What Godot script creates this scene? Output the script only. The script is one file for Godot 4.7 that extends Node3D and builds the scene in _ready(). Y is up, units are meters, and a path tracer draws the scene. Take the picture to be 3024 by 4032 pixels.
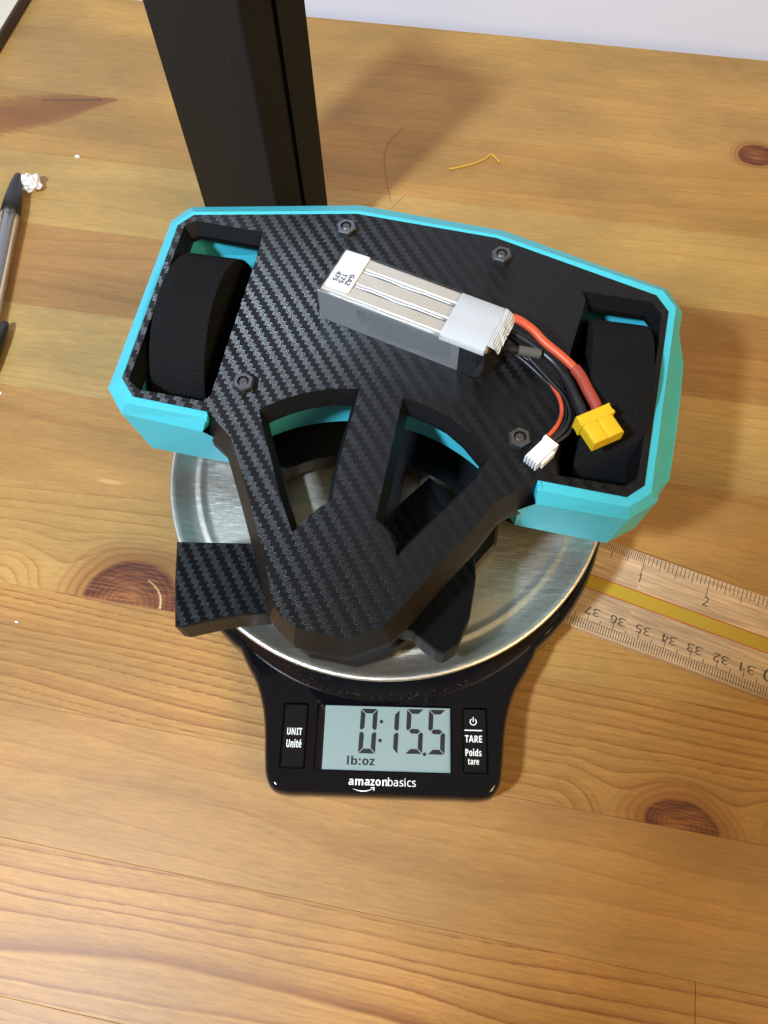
extends Node3D
# A small black and cyan combat robot with its battery, weighed on a kitchen scale on a pine table.
# Lengths in the lists are millimetres; x runs along the planks, z towards the viewer.
const MM := 0.001

var M := {}
var taken := {}

# ---------------------------------------------------------------- shape data (robot frame, x z pairs)
const SHELL_INNER = [-51.0, 25.9, -76.1, 24.4, -81.7, 18.4, -83.1, -48.2, -78.7, -53.9, -20.4, -63.8, 30.4, -60.4, 86.3, -43.7, 90.5, -37.4, 85.2, 29.0, 80.3, 33.7, 53.9, 32.5]
const SHELL_RIDGE = [-50.3, 28.6, -77.3, 27.3, -82.7, 20.4, -84.4, -48.6, -79.4, -55.1, -20.1, -65.2, 30.9, -61.7, 88.6, -45.7, 92.8, -39.4, 87.2, 31.3, 80.9, 37.0, 54.0, 36.0]
const SHELL_OUTER = [-52.5, 30.5, -80.5, 28.3, -88.0, 19.8, -89.2, -55.0, -83.8, -62.8, -21.3, -73.7, 32.3, -69.8, 91.5, -51.8, 96.6, -43.0, 90.8, 30.5, 82.4, 38.4, 54.7, 37.8]
const SHELL_LOW = [-49.7, 28.9, -77.3, 27.8, -87.0, 19.8, -88.2, -54.5, -83.0, -62.0, -21.0, -72.7, 32.0, -68.8, 90.8, -51.0, 95.8, -42.5, 90.0, 30.0, 81.2, 36.9, 54.7, 35.7]
const NOSE_TOP = [52.4, 35.0, 45.7, 38.9, 41.6, 42.6, 37.6, 50.6, 30.5, 61.5, 21.6, 77.0, 16.5, 84.8, 7.6, 90.3, -7.6, 89.4, -12.6, 86.4, -14.8, 84.1, -20.3, 72.3, -31.4, 50.8, -39.4, 36.6, -41.0, 34.0, -49.0, 27.2]
const NOSE_LOW = [55.0, 35.1, 47.6, 39.6, 44.4, 42.6, 39.6, 52.0, 32.0, 64.2, 24.3, 77.4, 18.6, 86.2, 7.6, 92.4, -8.7, 91.5, -14.3, 88.2, -17.5, 85.4, -23.5, 73.4, -34.8, 51.9, -42.8, 37.4, -44.6, 34.2, -53.0, 28.5]
const LOWER_NOSE = [34.0, 60.0, 24.0, 74.0, 17.5, 81.6, 7.0, 87.1, -8.5, 86.6, -16.0, 82.0, -25.0, 66.0, -33.0, 50.0, -40.0, 36.5, -49.0, 27.2]
const WINDOW_LEFT = [-77.1, -51.3, -80.7, -48.2, -79.4, 18.5, -75.1, 21.7, -53.2, 22.5, -51.4, 20.0, -51.4, -5.0, -51.2, -42.1, -52.1, -49.9]
const WINDOW_RIGHT = [61.6, -41.5, 63.1, -37.9, 62.6, -33.9, 59.9, -16.6, 59.0, -2.2, 58.2, 22.8, 59.4, 30.0, 79.7, 30.3, 83.0, 26.9, 87.6, -23.7, 88.2, -36.0, 85.0, -40.5]
const NOSE_WINDOW_LEFT = [-34.8, 22.6, -32.3, 20.3, -27.4, 16.9, -22.0, 13.9, -14.3, 11.2, -5.0, 9.5, -5.2, 17.9, -5.8, 29.5, -6.1, 40.8, -5.4, 49.6, -8.5, 52.4, -10.8, 55.0, -12.8, 58.4, -14.8, 61.8, -21.0, 51.2, -26.8, 39.2, -32.8, 27.3]
const NOSE_WINDOW_RIGHT = [9.1, 10.5, 11.6, 10.9, 18.4, 12.7, 25.6, 15.7, 31.8, 20.2, 38.7, 27.3, 35.5, 35.3, 31.0, 42.4, 24.5, 51.8, 19.4, 59.5, 16.6, 64.2, 15.4, 60.9, 13.0, 57.2, 10.7, 54.9, 8.3, 53.5, 8.7, 35.1]
const BLADE = [-57.2, 61.6, -53.6, 75.7, -49.4, 89.2, -47.2, 89.2, -39.7, 86.0, -31.1, 82.5, -21.8, 80.2, -10.0, 80.0, 0.0, 81.0, 8.0, 79.0, 19.1, 77.9, 23.9, 77.8, 27.5, 80.5, 31.8, 82.9, 34.6, 83.3, 38.1, 80.2, 40.7, 70.4, 40.9, 57.2, 39.0, 47.4, 35.0, 38.0, 28.4, 29.6, 20.7, 24.0, 14.7, 32.4, 11.7, 36.9, 11.0, 44.0, 4.0, 47.5, -4.0, 48.0, -12.0, 53.0, -20.0, 56.5, -33.3, 58.0]
const NUTS = [-22.5, -55.1, 33.0, -51.3, -41.7, 14.5, 46.9, 20.0]
const BUMPER = [97.2, -38.5, 99.9, -26.8, 99.2, -14.4, 98.2, -0.9, 96.3, 18.6, 93.4, 21.7]

func _ready() -> void:
	# ------------------------------------------------------------ camera, air, lamps, exposure
	var cam := Camera3D.new()
	cam.name = "camera"
	cam.fov = 68.74
	cam.near = 0.01
	cam.far = 20.0
	cam.position = Vector3(0, 0.28567, 0)
	cam.rotation = Vector3(-PI / 2 + 0.42814, 0.22648, -0.05003)
	add_child(cam)
	cam.current = true
	var we := WorldEnvironment.new()
	we.name = "environment"
	var env := Environment.new()
	env.background_mode = Environment.BG_COLOR
	env.background_color = Color(0.20, 0.155, 0.10).linear_to_srgb()
	env.tonemap_mode = Environment.TONE_MAPPER_LINEAR
	env.tonemap_exposure = 1.0
	env.sdfgi_enabled = true
	env.ssao_enabled = true
	env.ssil_enabled = true
	we.environment = env
	add_child(we)
	# a shaded desk lamp off to the left: the rim of its shade cuts its light off along the lower right of the table
	var desk := SpotLight3D.new()
	desk.name = "desk_lamp"
	desk.light_color = Color(0.86, 0.935, 1.0)
	desk.light_energy = 1.0
	desk.light_size = 0.04
	desk.spot_angle = 61.4
	desk.spot_angle_attenuation = 0.012
	desk.spot_range = 6.0
	desk.spot_attenuation = 2.0
	desk.shadow_enabled = true
	add_child(desk)
	desk.look_at_from_position(Vector3(-0.37, 0.69, 0.26), Vector3(-0.86, 0, -0.24), Vector3.UP)
	lamp("warm_lamp", Vector3(0.95, 0.95, 0.38), Vector3(0.0, 0, -0.15), Vector2(0.5, 0.5), Color(1.0, 0.87, 0.62), 1.2)
	lamp("ceiling_lamp", Vector3(0.16, 1.20, -0.58), Vector3(0.0, 0, -0.15), Vector2(0.45, 0.28), Color(1.0, 0.86, 0.62), 0.6)
	materials()
	# ------------------------------------------------------------ setting
	build_table()
	build_wall()
	# ------------------------------------------------------------ objects
	build_post()
	build_scale()
	build_ruler()
	build_robot()
	build_battery()
	build_pens()
	build_small()

func lamp(called: String, at: Vector3, to: Vector3, size: Vector2, col: Color, energy: float) -> void:
	var l := AreaLight3D.new()
	l.name = called
	l.area_size = size
	l.light_color = col
	l.light_energy = energy
	l.shadow_enabled = true
	l.area_range = 6.0
	l.position = at
	add_child(l)
	l.look_at_from_position(at, to, Vector3(0.1, 0, 1).normalized())

# ---------------------------------------------------------------- naming and parenting helpers
func thing(called: String, label: String, category: String, at := Vector3.ZERO, turn := 0.0, group := "") -> Node3D:
	var o := Node3D.new()
	o.name = numbered(called)
	add_child(o)
	o.position = at
	o.rotation.y = turn
	tag(o, label, category, group)
	return o

func tag(o: Node, label: String, category: String, group := "") -> void:
	o.set_meta("label", label)
	o.set_meta("category", category)
	if group:
		o.set_meta("group", group)

func numbered(called: String, parent: Node = self) -> String:
	var key := str(parent.get_instance_id()) + called
	var n: int = taken.get(key, 0)
	taken[key] = n + 1
	return called if n == 0 else "%s_%03d" % [called, n]

func put(called: String, mesh: Mesh, mat: Material, parent: Node = self, at := Vector3.ZERO) -> MeshInstance3D:
	var o := MeshInstance3D.new()
	o.name = numbered(called, parent)
	o.mesh = mesh
	o.material_override = mat
	o.position = at
	parent.add_child(o, true)
	return o

# ---------------------------------------------------------------- mesh helpers (millimetres in, metres out)
func pts(a: Array) -> PackedVector2Array:
	var p := PackedVector2Array()
	for i in range(0, a.size(), 2):
		p.append(Vector2(a[i], a[i + 1]))
	return p

func start() -> SurfaceTool:
	var st := SurfaceTool.new()
	st.begin(Mesh.PRIMITIVE_TRIANGLES)
	st.set_smooth_group(-1)
	return st

func done(st: SurfaceTool, tangents := false) -> ArrayMesh:
	st.generate_normals()
	if tangents:
		st.generate_tangents()
	return st.commit()

func v(st: SurfaceTool, p: Vector3, uv := Vector2.ZERO) -> void:
	st.set_uv(uv)
	st.add_vertex(p * MM)

func tri(st: SurfaceTool, a: Vector3, b: Vector3, c: Vector3, ua := Vector2.ZERO, ub := Vector2.ZERO, uc := Vector2.ZERO) -> void:
	v(st, a, ua)
	v(st, b, ub)
	v(st, c, uc)

func quad(st: SurfaceTool, a: Vector3, b: Vector3, c: Vector3, d: Vector3) -> void:
	# clockwise as seen from the front
	tri(st, a, b, c, Vector2(0, 0), Vector2(1, 0), Vector2(1, 1))
	tri(st, a, c, d, Vector2(0, 0), Vector2(1, 1), Vector2(0, 1))

func cw(p: PackedVector2Array) -> PackedVector2Array:
	# clockwise as seen from above (x right, z down)
	var s := 0.0
	for i in p.size():
		s += p[i].cross(p[(i + 1) % p.size()])
	if s < 0:
		var r := p.duplicate()
		r.reverse()
		return r
	return p

func area(p: PackedVector2Array) -> float:
	var s := 0.0
	for i in p.size():
		s += p[i].cross(p[(i + 1) % p.size()])
	return s

func inset(p: PackedVector2Array, d: float) -> PackedVector2Array:
	# moves every edge inwards by d; p clockwise from above
	var n := p.size()
	var r := PackedVector2Array()
	for i in n:
		var e0 := (p[i] - p[(i + n - 1) % n]).normalized()
		var e1 := (p[(i + 1) % n] - p[i]).normalized()
		var n0 := Vector2(-e0.y, e0.x)
		var n1 := Vector2(-e1.y, e1.x)
		var m := (n0 + n1)
		var k := maxf(0.35, (1.0 + n0.dot(n1)))
		r.append(p[i] + m / k * d)
	return r

func lift(p: PackedVector2Array, h: float) -> PackedVector3Array:
	var r := PackedVector3Array()
	for q in p:
		r.append(Vector3(q.x, h, q.y))
	return r

func lift_each(p: PackedVector2Array, h: Array) -> PackedVector3Array:
	var r := PackedVector3Array()
	for i in p.size():
		r.append(Vector3(p[i].x, h[i], p[i].y))
	return r

func wall(st: SurfaceTool, top: PackedVector3Array, low: PackedVector3Array, closed := true, flip := false) -> void:
	# outward faces for a loop that runs clockwise as seen from above
	var n := top.size()
	var s := 0.0
	for i in (n if closed else n - 1):
		var j := (i + 1) % n
		var l := top[i].distance_to(top[j])
		var d := top[i].distance_to(low[i])
		var a := Vector2(s, 0)
		var b := Vector2(s + l, 0)
		var c := Vector2(s + l, d)
		var e := Vector2(s, d)
		if flip:
			tri(st, top[i], top[j], low[j], a, b, c)
			tri(st, top[i], low[j], low[i], a, c, e)
		else:
			tri(st, top[i], low[j], top[j], a, c, b)
			tri(st, top[i], low[i], low[j], a, e, c)
		s += l

func bridge(outer: PackedVector2Array, hole: PackedVector2Array) -> Array:
	# nearest pair of corners: [distance, index on the outline, index on the hole]
	var best := [1e9, 0, 0]
	for i in outer.size():
		for j in hole.size():
			var d := outer[i].distance_squared_to(hole[j])
			if d < best[0]:
				best = [d, i, j]
	return best

func with_holes(outer: PackedVector2Array, holes: Array) -> PackedVector2Array:
	# one loop out of an outline (clockwise) and its holes, joined by slits, the nearest hole first
	var left := []
	for q in holes:
		var h := cw(q).duplicate()
		h.reverse()
		left.append(h)
	var o := outer.duplicate()
	while left.size():
		var pick := 0
		var best := [1e9, 0, 0]
		for n in left.size():
			var d := bridge(o, left[n])
			if d[0] < best[0]:
				best = d
				pick = n
		var h: PackedVector2Array = left[pick]
		left.remove_at(pick)
		var r := PackedVector2Array()
		for i in int(best[1]) + 1:
			r.append(o[i])
		for k in h.size() + 1:
			r.append(h[(int(best[2]) + k) % h.size()])
		for i in range(int(best[1]), o.size()):
			r.append(o[i])
		o = r
	return o

func ears(p: PackedVector2Array) -> PackedInt32Array:
	# ear clipping of a clockwise loop (positive cross products) that may touch itself along slits
	var idx := range(p.size())
	var out := PackedInt32Array()
	var guard := 0
	var i := 0
	while idx.size() > 3 and guard < idx.size():
		var n := idx.size()
		var ia: int = idx[(i + n - 1) % n]
		var ib: int = idx[i % n]
		var ic: int = idx[(i + 1) % n]
		var a := p[ia]
		var b := p[ib]
		var c := p[ic]
		var ok := (b - a).cross(c - b) > 1e-9
		if ok:
			for k in idx:
				var q := p[k]
				if k == ia or k == ib or k == ic or q.is_equal_approx(a) or q.is_equal_approx(b) or q.is_equal_approx(c):
					continue
				if (b - a).cross(q - a) > 1e-5 and (c - b).cross(q - b) > 1e-5 and (a - c).cross(q - c) > 1e-5:
					ok = false
					break
		if not ok and guard > n - 2:
			# only slivers are left: take the widest corner
			var widest := 0
			var most := -1e9
			for k in n:
				var w: float = (p[idx[k]] - p[idx[(k + n - 1) % n]]).cross(p[idx[(k + 1) % n]] - p[idx[k]])
				if w > most:
					most = w
					widest = k
			if most > 1e-9:
				out.append_array([idx[(widest + n - 1) % n], idx[widest], idx[(widest + 1) % n]])
			idx.remove_at(widest)
			guard = 0
			i = 0
		elif ok:
			out.append_array([ia, ib, ic])
			idx.remove_at(i % n)
			guard = 0
			i = maxi(i % n - 1, 0)
		else:
			guard += 1
			i = (i + 1) % n
	if idx.size() == 3:
		out.append_array([idx[0], idx[1], idx[2]])
	else:
		push_warning("outline left open with %d corners" % idx.size())
	return out

func cap(st: SurfaceTool, p: PackedVector2Array, h: float, up := true, holes := [], uv := Transform2D.IDENTITY) -> void:
	var o := with_holes(cw(p), holes)
	var t := ears(o)
	for i in range(0, t.size(), 3):
		var a := o[t[i]]
		var b := o[t[i + 1]]
		var c := o[t[i + 2]]
		if not up:
			var x := b
			b = c
			c = x
		tri(st, Vector3(a.x, h, a.y), Vector3(b.x, h, b.y), Vector3(c.x, h, c.y), uv * a, uv * b, uv * c)

func block(st: SurfaceTool, p: PackedVector2Array, y0: float, y1: float, bevel := 0.3, uv := Transform2D.IDENTITY) -> void:
	# a prism over an outline with chamfered top edges
	var o := cw(p)
	var i := inset(o, bevel)
	cap(st, i, y1, true, [], uv)
	wall(st, lift(i, y1), lift(o, y1 - bevel))
	wall(st, lift(o, y1 - bevel), lift(o, y0))
	cap(st, o, y0, false)

func rect(x0: float, z0: float, x1: float, z1: float, r := 0.0, n := 4) -> PackedVector2Array:
	var p := PackedVector2Array()
	if r <= 0:
		p.append_array([Vector2(x0, z0), Vector2(x1, z0), Vector2(x1, z1), Vector2(x0, z1)])
		return p
	var cs := [Vector2(x0 + r, z0 + r), Vector2(x1 - r, z0 + r), Vector2(x1 - r, z1 - r), Vector2(x0 + r, z1 - r)]
	for k in 4:
		for i in n + 1:
			var a := PI + k * PI / 2 + i * PI / 2 / n
			p.append(cs[k] + Vector2(cos(a), sin(a)) * r)
	return p

func circle(c: Vector2, r: float, n := 48, turn := 0.0) -> PackedVector2Array:
	var p := PackedVector2Array()
	for i in n:
		var a := turn + TAU * i / n
		p.append(c + Vector2(cos(a), sin(a)) * r)
	return p

func lathe(st: SurfaceTool, prof: PackedVector2Array, n := 64) -> void:
	# profile of (radius, height) from the axis outwards, top side first
	for k in prof.size() - 1:
		for i in n:
			var a := TAU * i / n
			var b := TAU * (i + 1) / n
			var p0 := Vector3(prof[k].x * cos(a), prof[k].y, prof[k].x * sin(a))
			var p1 := Vector3(prof[k].x * cos(b), prof[k].y, prof[k].x * sin(b))
			var q0 := Vector3(prof[k + 1].x * cos(a), prof[k + 1].y, prof[k + 1].x * sin(a))
			var q1 := Vector3(prof[k + 1].x * cos(b), prof[k + 1].y, prof[k + 1].x * sin(b))
			var u := func(p: Vector3) -> Vector2: return Vector2(p.x, p.z) / 16.0
			if prof[k].x > 0.001:
				tri(st, p0, q1, p1, u.call(p0), u.call(q1), u.call(p1))
			tri(st, p0, q0, q1, u.call(p0), u.call(q0), u.call(q1))

func curve(ctrl: PackedVector3Array, n := 6) -> PackedVector3Array:
	var r := PackedVector3Array()
	var m := ctrl.size()
	for i in m - 1:
		var a := ctrl[maxi(i - 1, 0)]
		var d := ctrl[mini(i + 2, m - 1)]
		for k in n:
			r.append(ctrl[i].cubic_interpolate(ctrl[i + 1], a, d, float(k) / n))
	r.append(ctrl[m - 1])
	return r

func tube(st: SurfaceTool, path: PackedVector3Array, radius, sides := 12, ends := true) -> void:
	# radius: a number, or one per point of the path
	var rings := []
	var n := path.size()
	var up := Vector3.UP
	for i in n:
		var t := (path[mini(i + 1, n - 1)] - path[maxi(i - 1, 0)]).normalized()
		var s := t.cross(up)
		if s.length() < 0.05:
			s = t.cross(Vector3.RIGHT)
		s = s.normalized()
		var w := s.cross(t).normalized()
		var r: float = radius[i] if radius is Array or radius is PackedFloat32Array else radius
		var ring := PackedVector3Array()
		for k in sides:
			var a := TAU * k / sides
			ring.append(path[i] + (s * cos(a) + w * sin(a)) * r)
		rings.append(ring)
	for i in n - 1:
		for k in sides:
			var j := (k + 1) % sides
			tri(st, rings[i][k], rings[i][j], rings[i + 1][j], Vector2(float(k) / sides, i), Vector2(float(k + 1) / sides, i), Vector2(float(k + 1) / sides, i + 1))
			tri(st, rings[i][k], rings[i + 1][j], rings[i + 1][k], Vector2(float(k) / sides, i), Vector2(float(k + 1) / sides, i + 1), Vector2(float(k) / sides, i + 1))
	if ends:
		for e in [0, n - 1]:
			for k in sides:
				var j := (k + 1) % sides
				if e == 0:
					tri(st, path[0], rings[0][j], rings[0][k])
				else:
					tri(st, path[e], rings[e][k], rings[e][j])

func box(st: SurfaceTool, a: Vector3, b: Vector3, bevel := 0.3) -> void:
	block(st, rect(a.x, a.z, b.x, b.z), a.y, b.y, bevel)

func xyz(a: Array, h) -> PackedVector3Array:
	# pairs (x, z) at one height, or at a list of heights
	var r := PackedVector3Array()
	for i in a.size() / 2:
		r.append(Vector3(a[2 * i], h[i] if h is Array else h, a[2 * i + 1]))
	return r

func words(text: String, parent: Node, mat: Material, at: Vector3, width: float, height: float, called := "lettering", bold := true, turn := 0.0, depth := 0.06, pitch := -PI / 2) -> MeshInstance3D:
	# flat lettering whose lower left corner lies at a point (mm); its box is width x height
	var tm := TextMesh.new()
	var f := SystemFont.new()
	f.font_names = PackedStringArray(["Droid Sans"])
	f.font_weight = 700 if bold else 400
	tm.font = f
	tm.text = text
	tm.font_size = 48
	tm.pixel_size = 0.001
	tm.depth = 0.001
	tm.curve_step = 1.0
	var b := tm.get_aabb()
	var o := MeshInstance3D.new()
	o.name = numbered(called, parent)
	o.mesh = tm
	o.material_override = mat
	parent.add_child(o, true)
	var sx := width * MM / b.size.x
	var sy := height * MM / b.size.y
	var basis := Basis(Vector3.UP, turn) * Basis(Vector3.RIGHT, pitch)
	o.transform = Transform3D(basis * Basis.from_scale(Vector3(sx, sy, depth)), at * MM - basis * Vector3(b.position.x * sx, b.position.y * sy, 0))
	return o

# ---------------------------------------------------------------- materials
func mat(called: String, lin: Color, rough := 0.5, metal := 0.0) -> StandardMaterial3D:
	var m := StandardMaterial3D.new()
	m.resource_name = called
	m.albedo_color = lin.linear_to_srgb()
	m.roughness = rough
	m.metallic = metal
	m.cull_mode = BaseMaterial3D.CULL_DISABLED
	M[called] = m
	return m

func noise_tex(size: int, freq: float, octaves: int, sd: int, as_normal := false, bump := 1.0) -> ImageTexture:
	var n := FastNoiseLite.new()
	n.seed = sd
	n.frequency = freq
	n.fractal_octaves = octaves
	var im := n.get_seamless_image(size, size)
	if as_normal:
		im.convert(Image.FORMAT_RGBA8)
		im.bump_map_to_normal_map(bump)
	return ImageTexture.create_from_image(im)

func materials() -> void:
	var carbon := mat("carbon_print", Color(0.004, 0.0042, 0.005), 0.27)
	carbon.metallic_specular = 0.43
	carbon.normal_enabled = true
	carbon.normal_texture = twill()
	carbon.normal_scale = 1.0
	carbon.texture_filter = BaseMaterial3D.TEXTURE_FILTER_LINEAR
	var dull: StandardMaterial3D = carbon.duplicate()
	dull.resource_name = "carbon_dull"
	dull.metallic_specular = 0.27
	M["carbon_dull"] = dull
	var black := mat("black_print", Color(0.006, 0.0062, 0.007), 0.42)
	black.metallic_specular = 0.36
	black.normal_enabled = true
	black.normal_texture = layer_lines()
	black.normal_scale = 0.6
	var cyan := mat("cyan_print", Color(0.06, 0.53, 0.66), 0.48)
	cyan.normal_enabled = true
	cyan.normal_texture = layer_lines()
	cyan.normal_scale = 0.35
	mat("cyan_top", Color(0.055, 0.54, 0.70), 0.42)
	var foam := mat("foam_rubber", Color(1, 1, 1), 0.95)
	foam.albedo_texture = speckle(Color(0.011, 0.011, 0.012), 0.45)
	foam.uv1_triplanar = true
	foam.uv1_scale = Vector3(60, 60, 60)
	foam.normal_enabled = true
	foam.normal_texture = noise_tex(128, 0.14, 3, 3, true, 5.0)
	foam.metallic_specular = 0.2
	mat("nut_steel", Color(0.17, 0.175, 0.19), 0.3, 0.9)
	mat("bolt_steel", Color(0.12, 0.12, 0.125), 0.4, 0.8)
	mat("gloss_black", Color(0.004, 0.004, 0.006), 0.06)
	mat("button_black", Color(0.007, 0.007, 0.008), 0.12)
	mat("satin_black", Color(0.006, 0.006, 0.007), 0.45)
	var steel := mat("brushed_steel", Color(0.80, 0.75, 0.67), 0.43, 1.0)
	steel.normal_enabled = true
	steel.normal_texture = brushed()
	steel.normal_scale = 1.0
	mat("display_grey", Color(0.28, 0.37, 0.375), 0.45)
	mat("display_ink", Color(0.006, 0.007, 0.012), 0.5)
	mat("dust", Color(0.12, 0.12, 0.125), 0.9)
	mat("white_print", Color(0.82, 0.84, 0.86), 0.5)
	var glass := mat("display_glass", Color(1, 1, 1), 0.03)
	glass.albedo_color = Color(0.02, 0.02, 0.02, 0.02)
	glass.transparency = BaseMaterial3D.TRANSPARENCY_ALPHA
	var film := mat("clear_film", Color(1, 1, 1), 0.08)
	film.albedo_color = Color(0.6, 0.6, 0.6, 0.03)
	film.transparency = BaseMaterial3D.TRANSPARENCY_ALPHA
	var pb := mat("post_black", Color(0.008, 0.0085, 0.0095), 0.55)
	pb.metallic_specular = 0.35
	mat("scuff_grey", Color(0.05, 0.05, 0.055), 0.7)
	mat("groove_black", Color(0.002, 0.002, 0.002), 0.8)
	mat("cell_foil", Color(0.56, 0.52, 0.46), 0.35, 0.25)
	mat("seam_foil", Color(0.52, 0.53, 0.57), 0.42, 0.85)
	mat("label_white", Color(0.66, 0.67, 0.70), 0.5)
	mat("ink", Color(0.008, 0.008, 0.01), 0.6)
	mat("wrap_grey", Color(0.36, 0.37, 0.39), 0.22, 0.5)
	mat("wrap_dark", Color(0.016, 0.016, 0.017), 0.16)
	mat("wrap_ink", Color(0.13, 0.135, 0.15), 0.4)
	var tape := mat("fibre_tape", Color(0.55, 0.575, 0.62), 0.38)
	tape.normal_enabled = true
	tape.normal_texture = ribs()
	tape.uv1_scale = Vector3(1, 1, 1)
	mat("wire_red", Color(0.62, 0.085, 0.028), 0.42)
	mat("sleeve_red", Color(0.36, 0.05, 0.03), 0.5)
	mat("wire_black", Color(0.012, 0.012, 0.014), 0.35)
	mat("sleeve_clear", Color(0.10, 0.095, 0.085), 0.2)
	mat("plug_yellow", Color(0.82, 0.50, 0.015), 0.4)
	mat("plug_white", Color(0.82, 0.83, 0.85), 0.4)
	mat("wall_paint", Color(0.69, 0.72, 0.88), 0.9)
	var w := mat("pine", Color(1, 0.97, 0.90), 0.5)
	w.albedo_texture = wood()
	w.heightmap_enabled = true
	w.heightmap_texture = w.albedo_texture
	w.heightmap_scale = 0.012
	mat("plank_side", Color(0.28, 0.15, 0.06), 0.6)
	var r := mat("ruler_wood", Color(1, 1, 1), 0.38)
	r.albedo_texture = ruler_grain()
	mat("ruler_yellow", Color(0.46, 0.31, 0.03), 0.45)
	mat("ruler_red", Color(0.45, 0.06, 0.02), 0.5)
	mat("ruler_ink", Color(0.03, 0.025, 0.022), 0.6)
	mat("pen_black", Color(0.012, 0.012, 0.012), 0.35)
	var pc := mat("pen_clear", Color(1, 1, 1), 0.05)
	pc.albedo_color = Color(1, 1, 1, 0.12)
	pc.transparency = BaseMaterial3D.TRANSPARENCY_ALPHA
	mat("pen_ink", Color(0.055, 0.06, 0.075), 0.35)
	mat("pen_sleeve", Color(0.55, 0.42, 0.27), 0.4)
	mat("cream", Color(0.66, 0.60, 0.47), 0.7)
	mat("dark_brown", Color(0.035, 0.018, 0.012), 0.5)
	mat("paper_white", Color(0.80, 0.78, 0.80), 0.8)
	mat("thread_yellow", Color(0.70, 0.42, 0.03), 0.6)
	mat("hair_brown", Color(0.26, 0.14, 0.08), 0.5)

func speckle(lin: Color, amount: float) -> ImageTexture:
	var n := 128
	var f := FastNoiseLite.new()
	f.seed = 8
	f.frequency = 0.2
	f.fractal_octaves = 3
	var im := f.get_seamless_image(n, n)
	var out := Image.create(n, n, false, Image.FORMAT_RGB8)
	for y in n:
		for x in n:
			var k := 1.0 + (im.get_pixel(x, y).r - 0.5) * 2.0 * amount
			out.set_pixel(x, y, Color(lin.r * k, lin.g * k, lin.b * k).linear_to_srgb())
	return ImageTexture.create_from_image(out)

func twill() -> ImageTexture:
	# 2/2 twill of 4 x 4 cells; every cell is combed with fine ridges along one of two directions
	var c := 24
	var n := c * 4
	var im := Image.create(n, n, false, Image.FORMAT_RGB8)
	for y in n:
		for x in n:
			var i := x / c
			var j := y / c
			var weft := (i - j + 8) % 4 < 2
			var p: float = float(y % c if weft else x % c) / c * 4.0
			var s := sin(TAU * p) * 0.85
			var side := sin(TAU * 3.0 * float(x % c if weft else y % c) / c + 1.3 * i + 2.1 * j) * 0.07
			var q := Vector3(side, s, 1) if weft else Vector3(s * 0.5, side, 1)
			q = q.normalized()
			im.set_pixel(x, y, Color(q.x * 0.5 + 0.5, q.y * 0.5 + 0.5, q.z * 0.5 + 0.5))
	return ImageTexture.create_from_image(im)

func layer_lines() -> ImageTexture:
	var n := 64
	var im := Image.create(n, n, false, Image.FORMAT_RGB8)
	for y in n:
		var s := sin(TAU * 4.0 * y / n) * 0.5
		var q := Vector3(0, s, 1).normalized()
		for x in n:
			im.set_pixel(x, y, Color(0.5, q.y * 0.5 + 0.5, q.z * 0.5 + 0.5))
	return ImageTexture.create_from_image(im)

func ribs() -> ImageTexture:
	var n := 128
	var im := Image.create(n, 8, false, Image.FORMAT_RGB8)
	for x in n:
		var s := sin(TAU * 2.0 * x / n) * 0.6 + sin(TAU * 9.0 * x / n) * 0.15
		var q := Vector3(s, 0, 1).normalized()
		for y in 8:
			im.set_pixel(x, y, Color(q.x * 0.5 + 0.5, 0.5, q.z * 0.5 + 0.5))
	return ImageTexture.create_from_image(im)

func stretched(w: int, h: int, sx: int, sy: int, freq: float, octaves: int, sd: int) -> PackedByteArray:
	# noise drawn out along x: made sx times narrower and widened
	var n := FastNoiseLite.new()
	n.seed = sd
	n.noise_type = FastNoiseLite.TYPE_SIMPLEX_SMOOTH
	n.frequency = freq
	n.fractal_octaves = octaves
	var im := n.get_image(w / sx, h / sy)
	im.resize(w, h, Image.INTERPOLATE_CUBIC)
	im.convert(Image.FORMAT_L8)
	return im.get_data()

func brushed() -> ImageTexture:
	# fine scratches along x that tilt the surface towards and away from the viewer
	var w := 512
	var d := stretched(w, w, 128, 1, 0.30, 2, 5)
	var e := stretched(w, w, 32, 1, 0.40, 2, 6)
	var out := PackedByteArray()
	out.resize(w * w * 3)
	for i in w * w:
		var t := (d[i] - 128) * 0.0019 + (e[i] - 128) * 0.0011
		var n := Vector3((e[i] - 128) * 0.0003, t, 1.0).normalized()
		out[i * 3] = int(n.x * 127.0 + 128.0)
		out[i * 3 + 1] = int(n.y * 127.0 + 128.0)
		out[i * 3 + 2] = int(n.z * 127.0 + 128.0)
	return ImageTexture.create_from_image(Image.create_from_data(w, w, false, Image.FORMAT_RGB8, out))

func ruler_grain() -> ImageTexture:
	var w := 512
	var d := stretched(w, w, 16, 1, 0.12, 3, 9)
	var e := stretched(w, w, 8, 4, 0.02, 2, 10)
	var out := PackedByteArray()
	out.resize(w * w * 3)
	for i in w * w:
		var k := 1.0 + (d[i] - 128) * 0.0012 + (e[i] - 128) * 0.0009
		out[i * 3] = clampi(int(194 * k), 0, 255)
		out[i * 3 + 1] = clampi(int(164 * k), 0, 255)
		out[i * 3 + 2] = clampi(int(132 * k), 0, 255)
	return ImageTexture.create_from_image(Image.create_from_data(w, w, false, Image.FORMAT_RGB8, out))

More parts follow.
